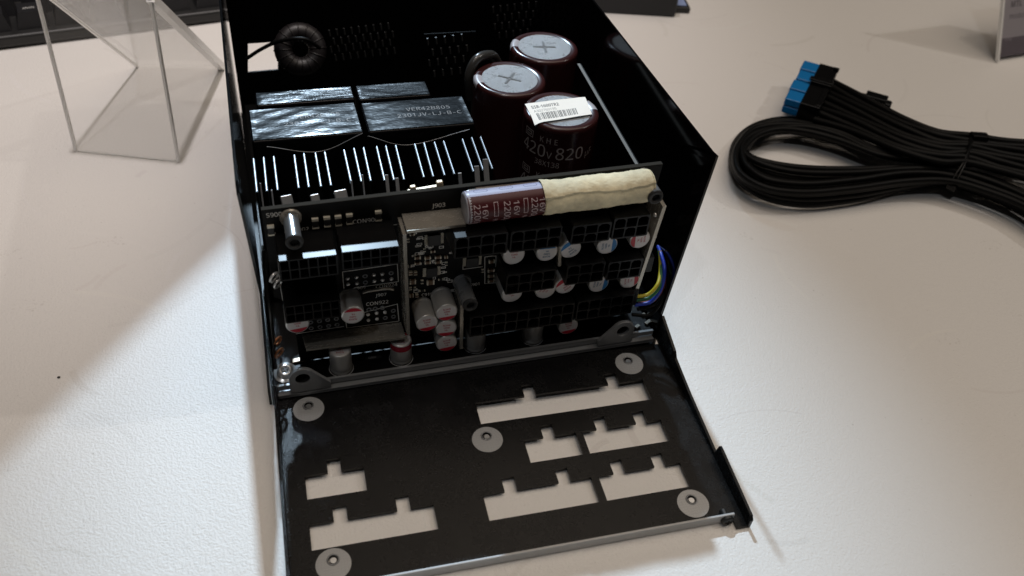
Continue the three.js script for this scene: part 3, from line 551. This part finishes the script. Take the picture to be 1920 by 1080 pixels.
// ================================================================ cable bundle with blue plug
{
  const CB = thing('cable_bundle', 'looped black modular cable tied in a bundle with a blue and black plug', 'cable');
  const mixP = (A, B, t, hA, hB, wob) => A.map(([x, y], i) => { const u = B[i], h = hA[i % hA.length] * (1 - t) + hB[i % hB.length] * t; return onTable(x * (1 - t) + u[0] * t + wob * Math.sin(i * 1.7 + t * 9), y * (1 - t) + u[1] * t + wob * Math.cos(i * 1.3 + t * 7), h); });
  const upT = [[1556, 150], [1612, 182], [1700, 225], [1762, 248], [1818, 256], [1880, 263], [1960, 268]], upB = [[1527, 222], [1590, 243], [1690, 286], [1765, 303], [1812, 302], [1880, 322], [1960, 345]];
  for (let i = 0; i < 8; i++) part(CB, 'wire', tube(mixP(upT, upB, i / 7, [13, 15, 17, 18, 18, 17, 16], [12, 14, 16, 17, 17, 16, 15], 1.0).map((v, k) => { v.y += 0.6 * Math.sin(i * 2.4 + k * 1.9); return v; }), 1.95, 60, 10), M.wireBlack);
  const oA = [[1985, 440], [1920, 398], [1850, 368], [1775, 345], [1700, 350], [1600, 372], [1500, 383], [1430, 370], [1384, 338], [1372, 300], [1380, 268], [1408, 240], [1455, 227], [1512, 227], [1570, 243], [1650, 282], [1750, 300], [1830, 305], [1960, 330]];
  const oB = [[1975, 395], [1920, 362], [1850, 335], [1780, 318], [1700, 312], [1600, 316], [1500, 316], [1440, 308], [1410, 295], [1400, 283], [1404, 268], [1422, 254], [1462, 247], [1515, 250], [1570, 262], [1650, 290], [1750, 304], [1830, 308], [1960, 332]];
  for (let i = 0; i < 9; i++) { const t = i / 8, h = 3 + (i % 3) * 3.2; part(CB, 'wire', tube(mixP(oA, oB, t, [h + 1], [h], 2.6), 1.7, 110, 10), M.wireBlack); }
  for (let i = 0; i < 3; i++) part(CB, 'wire', tube(mixP(oA, oB, 0.3 + i * 0.3, [12], [12], 2.5), 1.7, 110, 10), M.wireBlack);
  // ties
  for (const [pts, r] of [[[[1822, 250, 19], [1818, 275, 20], [1806, 305, 17], [1790, 330, 13], [1778, 352, 8]], 0.7], [[[1828, 250, 19], [1812, 300, 18], [1796, 335, 13], [1786, 354, 8]], 0.6]]) part(CB, 'cable_tie', tube(pts.map(([a, b, h]) => onTable(a, b, h)), r, 30, 6), M.plastic);
  { const p = onTable(1836, 256, 20); part(CB, 'tie_head', rbox(9, 3, 5, 0.6), M.plastic, p, [0, -0.3, 0]); const p2 = onTable(1785, 350, 9); part(CB, 'tie_head', rbox(4, 3, 5, 0.6), M.plastic, p2, [0, 0.5, 0]); }
  // plug: housing axis from blue face back to the wires
  const H = 13, c = onTable(1530, 172, H), f = onTable(1492, 156, H), up = onTable(1547, 140, H), dn = onTable(1510, 216, H);
  const zx = c.clone().sub(f).normalize(), xx = dn.clone().sub(up), len = xx.length(); xx.normalize();
  const o = new THREE.Object3D(); const yy = V(0, 1, 0), xo = xx.clone().negate(); zx.copy(xo).cross(yy).normalize(); o.quaternion.setFromRotationMatrix(new THREE.Matrix4().makeBasis(xo, yy, zx)); 
  const hs = part(CB, 'plug_housing', [rbox(len, 9.4, 11, 0.5, 0, 0, 1), rbox(len * 0.94, 10.2, 3, 0.4, 0, 0, 5), rbox(5, 2.4, 12, 0.5, 0, 5.6, 1.5), box(3, 1.6, 3, len * 0.42, 5.2, 5.6)], M.plastic, c); hs.quaternion.copy(o.quaternion);
  for (let i = 0; i < 4; i++) for (let j = 0; j < 2; j++) part(hs, 'blue_terminal_shell', rbox(len / 4 * 0.86, 4.1, 9.5 + (i % 2) * 1.2, 0.7, -len / 2 + len / 4 * (i + 0.5), -2.3 + j * 4.6, -8.2), M.blue, null, null, 'bright blue plastic plug cell');
  part(hs, 'latch_lever', rbox(4, 1.2, 13, 0.4, 0, 7.2, 1), M.plastic);
  const cl = onTable(1640, 192, 10); const cm = part(CB, 'cable_comb', [rbox(18, 5, 6, 1.0), rbox(12, 3, 7, 0.6, 0, 3, 0)], M.plastic, cl); cm.rotation.y = -0.75;
}

// ================================================================ clear acrylic riser
{
  const a = onTable(143, 284), b = onTable(335, 304), cL = onTable(258, 126), cR = onTable(417, 128);
  const base = a.clone().add(b).add(cL).add(cR).multiplyScalar(0.25);
  const AR = thing('acrylic_riser', 'clear acrylic wedge display riser standing beside the power supply', 'display stand', [base.x, TB, base.z]);
  const loc = (v) => v.clone().sub(V(base.x, TB, base.z));
  const up = (p, px, py) => { // raise p vertically until it projects on row py
    let lo = 0, hi = 220; for (let i = 0; i < 40; i++) { const m = (lo + hi) / 2, v = V(p.x, m, p.z).multiplyScalar(MM).project(camera); ((1 - v.y) / 2 * 1080 > py) ? lo = m : hi = m; } return V(p.x, lo, p.z); };
  const h = Math.max(up(a, 0, -6).y, up(b, 0, 2).y); const a2 = V(a.x + 2, h, a.z - 3), b2 = V(b.x + 2, h, b.z - 3);
  const lift = (v) => { const q = v.clone(); q.y += 0.3; return q; };
  const [A, B, C, D, A2, B2] = [lift(a), lift(b), lift(cL), lift(cR), a2, b2].map(loc);
  part(AR, 'front_sheet', sheet([A, B, B2, A2], 2.0), M.acrylic);
  part(AR, 'sloping_sheet', sheet([C, D, B2, A2].map((v, i) => v.clone().add(V(0.6, 0, -2.4))), 2.0), M.acrylicGreySheen);
  const edge = (p, q, w = 1.3) => part(AR, 'polished_edge', beam(p, q, w, w), M.acrylicEdge);
  edge(A, A2); edge(B, B2); edge(A, B, 0.9); edge(A2, B2, 1.6); edge(C, A2, 1.3); edge(D, B2, 3.6);
}

// ================================================================ keyboard, box, tablet, price card
{
  const p0 = onTable(0, 97), p1 = onTable(400, 46), dir = p1.clone().sub(p0).normalize(), ang = Math.atan2(-dir.z, dir.x);
  const KB = thing('keyboard', 'black keyboard with tall keys behind the acrylic riser', 'keyboard', [p0.x, TB, p0.z]);
  KB.rotation.y = ang;
  part(KB, 'keyboard_case', rbox(300, 7, 130, 2, 20, 4.3, -66), M.chipBlack);
  const keyGeo = (() => { const g = new THREE.CylinderGeometry(8.4, 11.6, 9, 4, 1).rotateY(Math.PI / 4); return g.toNonIndexed(); })(); keyGeo.computeVertexNormals();
  const km = mat(lin(0.016, 0.016, 0.018), 0.4);
  const legend = mat(0xffffff, 0.5, 0, { map: canvasTex(128, 64, (c) => { c.fillStyle = '#222224'; c.fillRect(0, 0, 128, 64); c.fillStyle = '#b9b9b5'; c.font = 'bold 46px sans-serif'; c.fillText('shift', 12, 46); }) });
  for (let r = 0; r < 5; r++) for (let i = 0; i < 14; i++) {
    const k = part(KB, 'key', keyGeo, km, [-116 + i * 19.4 + r * 4, 12.4, -15 - r * 19.2]);
    if (r === 0) part(k, 'legend', new THREE.PlaneGeometry(8, 4).rotateX(-Math.PI / 2), legend, [0, 4.53, 1]);
  }
}
{
  const p = onTable(1083, 22), q = onTable(1266, 33), r = onTable(1262, 8);
  const d = q.clone().sub(p), ang = Math.atan2(-d.z, d.x);
  const BOX = thing('product_box', 'dark case standing on the table behind the power supply', 'box', [q.x, TB, q.z]); BOX.rotation.y = ang; void r;
  part(BOX, 'case_body', rbox(120, 24, 80, 1.5, -60, 12.1, -40), mat(lin(0.012, 0.013, 0.016), 0.5));
  part(BOX, 'case_lid', rbox(120.6, 5, 80.6, 1.2, -60, 26.8, -40), mat(lin(0.014, 0.015, 0.02), 0.45));
  const t0 = onTable(1294, 26), TL = thing('tablet', 'slim tablet with pale blue screen beside the dark case', 'tablet', [t0.x, TB, t0.z]); TL.rotation.y = ang + 0.05;
  part(TL, 'tablet_body', rbox(13.5, 4, 90, 1.2, -6.9, 2.1, -45), M.chipBlack);
  part(TL, 'screen', box(9, 0.3, 84, -6.9, 4.25, -45), mat(lin(0.30, 0.38, 0.62), 0.25), null, null, 'pale blue screen');
}
{
  const a = onTable(1866, 116), b = onTable(1990, 96), d = b.clone().sub(a), ang = Math.atan2(-d.z, d.x);
  const PC = thing('price_card', 'grey printed information card in a clear holder', 'sign', [a.x, TB, a.z]); PC.rotation.y = ang;
  const tx = canvasTex(512, 640, (c) => {
    c.fillStyle = '#a39ea4'; c.fillRect(0, 0, 512, 640); c.fillStyle = '#6a636b'; c.fillRect(0, 540, 512, 100);
    c.fillStyle = '#575259'; c.font = '40px sans-serif'; c.fillText('Type', 76, 316); c.font = 'bold 44px sans-serif'; c.fillText('MTL', 62, 378); c.font = '40px sans-serif'; c.fillText('modular', 60, 440); c.fillStyle = '#a59fa8'; c.fillText('1/0', 36, 556);
  });
  part(PC, 'printed_card', box(60, 75, 0.4, 31.6, 40, 0), mat(0xffffff, 0.5, 0, { map: tx }), null, [-0.42, 0, 0]);
  part(PC, 'clear_front', box(70, 84, 1.6, 35, 42.6, 1.4), M.acrylic, null, [-0.42, 0, 0]);
  part(PC, 'polished_edge', box(1.4, 84, 2.2, 0.2, 42.6, 1.4), M.acrylicEdge, null, [-0.42, 0, 0]);
  part(PC, 'holder_foot', box(70, 1.6, 34, 35, 0.9, -17), M.acrylic);
}

{ const c = onTable(110, 707, 0.4), CR = thing('crumb', 'tiny dark crumb lying alone on the pale table', 'crumb', [c.x, TB, c.z]); part(CR, 'crumb_grain', new THREE.IcosahedronGeometry(0.4, 1).scale(1.4, 0.6, 1), mat(lin(0.02), 0.8), [0, 0.4, 0]); }

renderer.render(scene, camera);
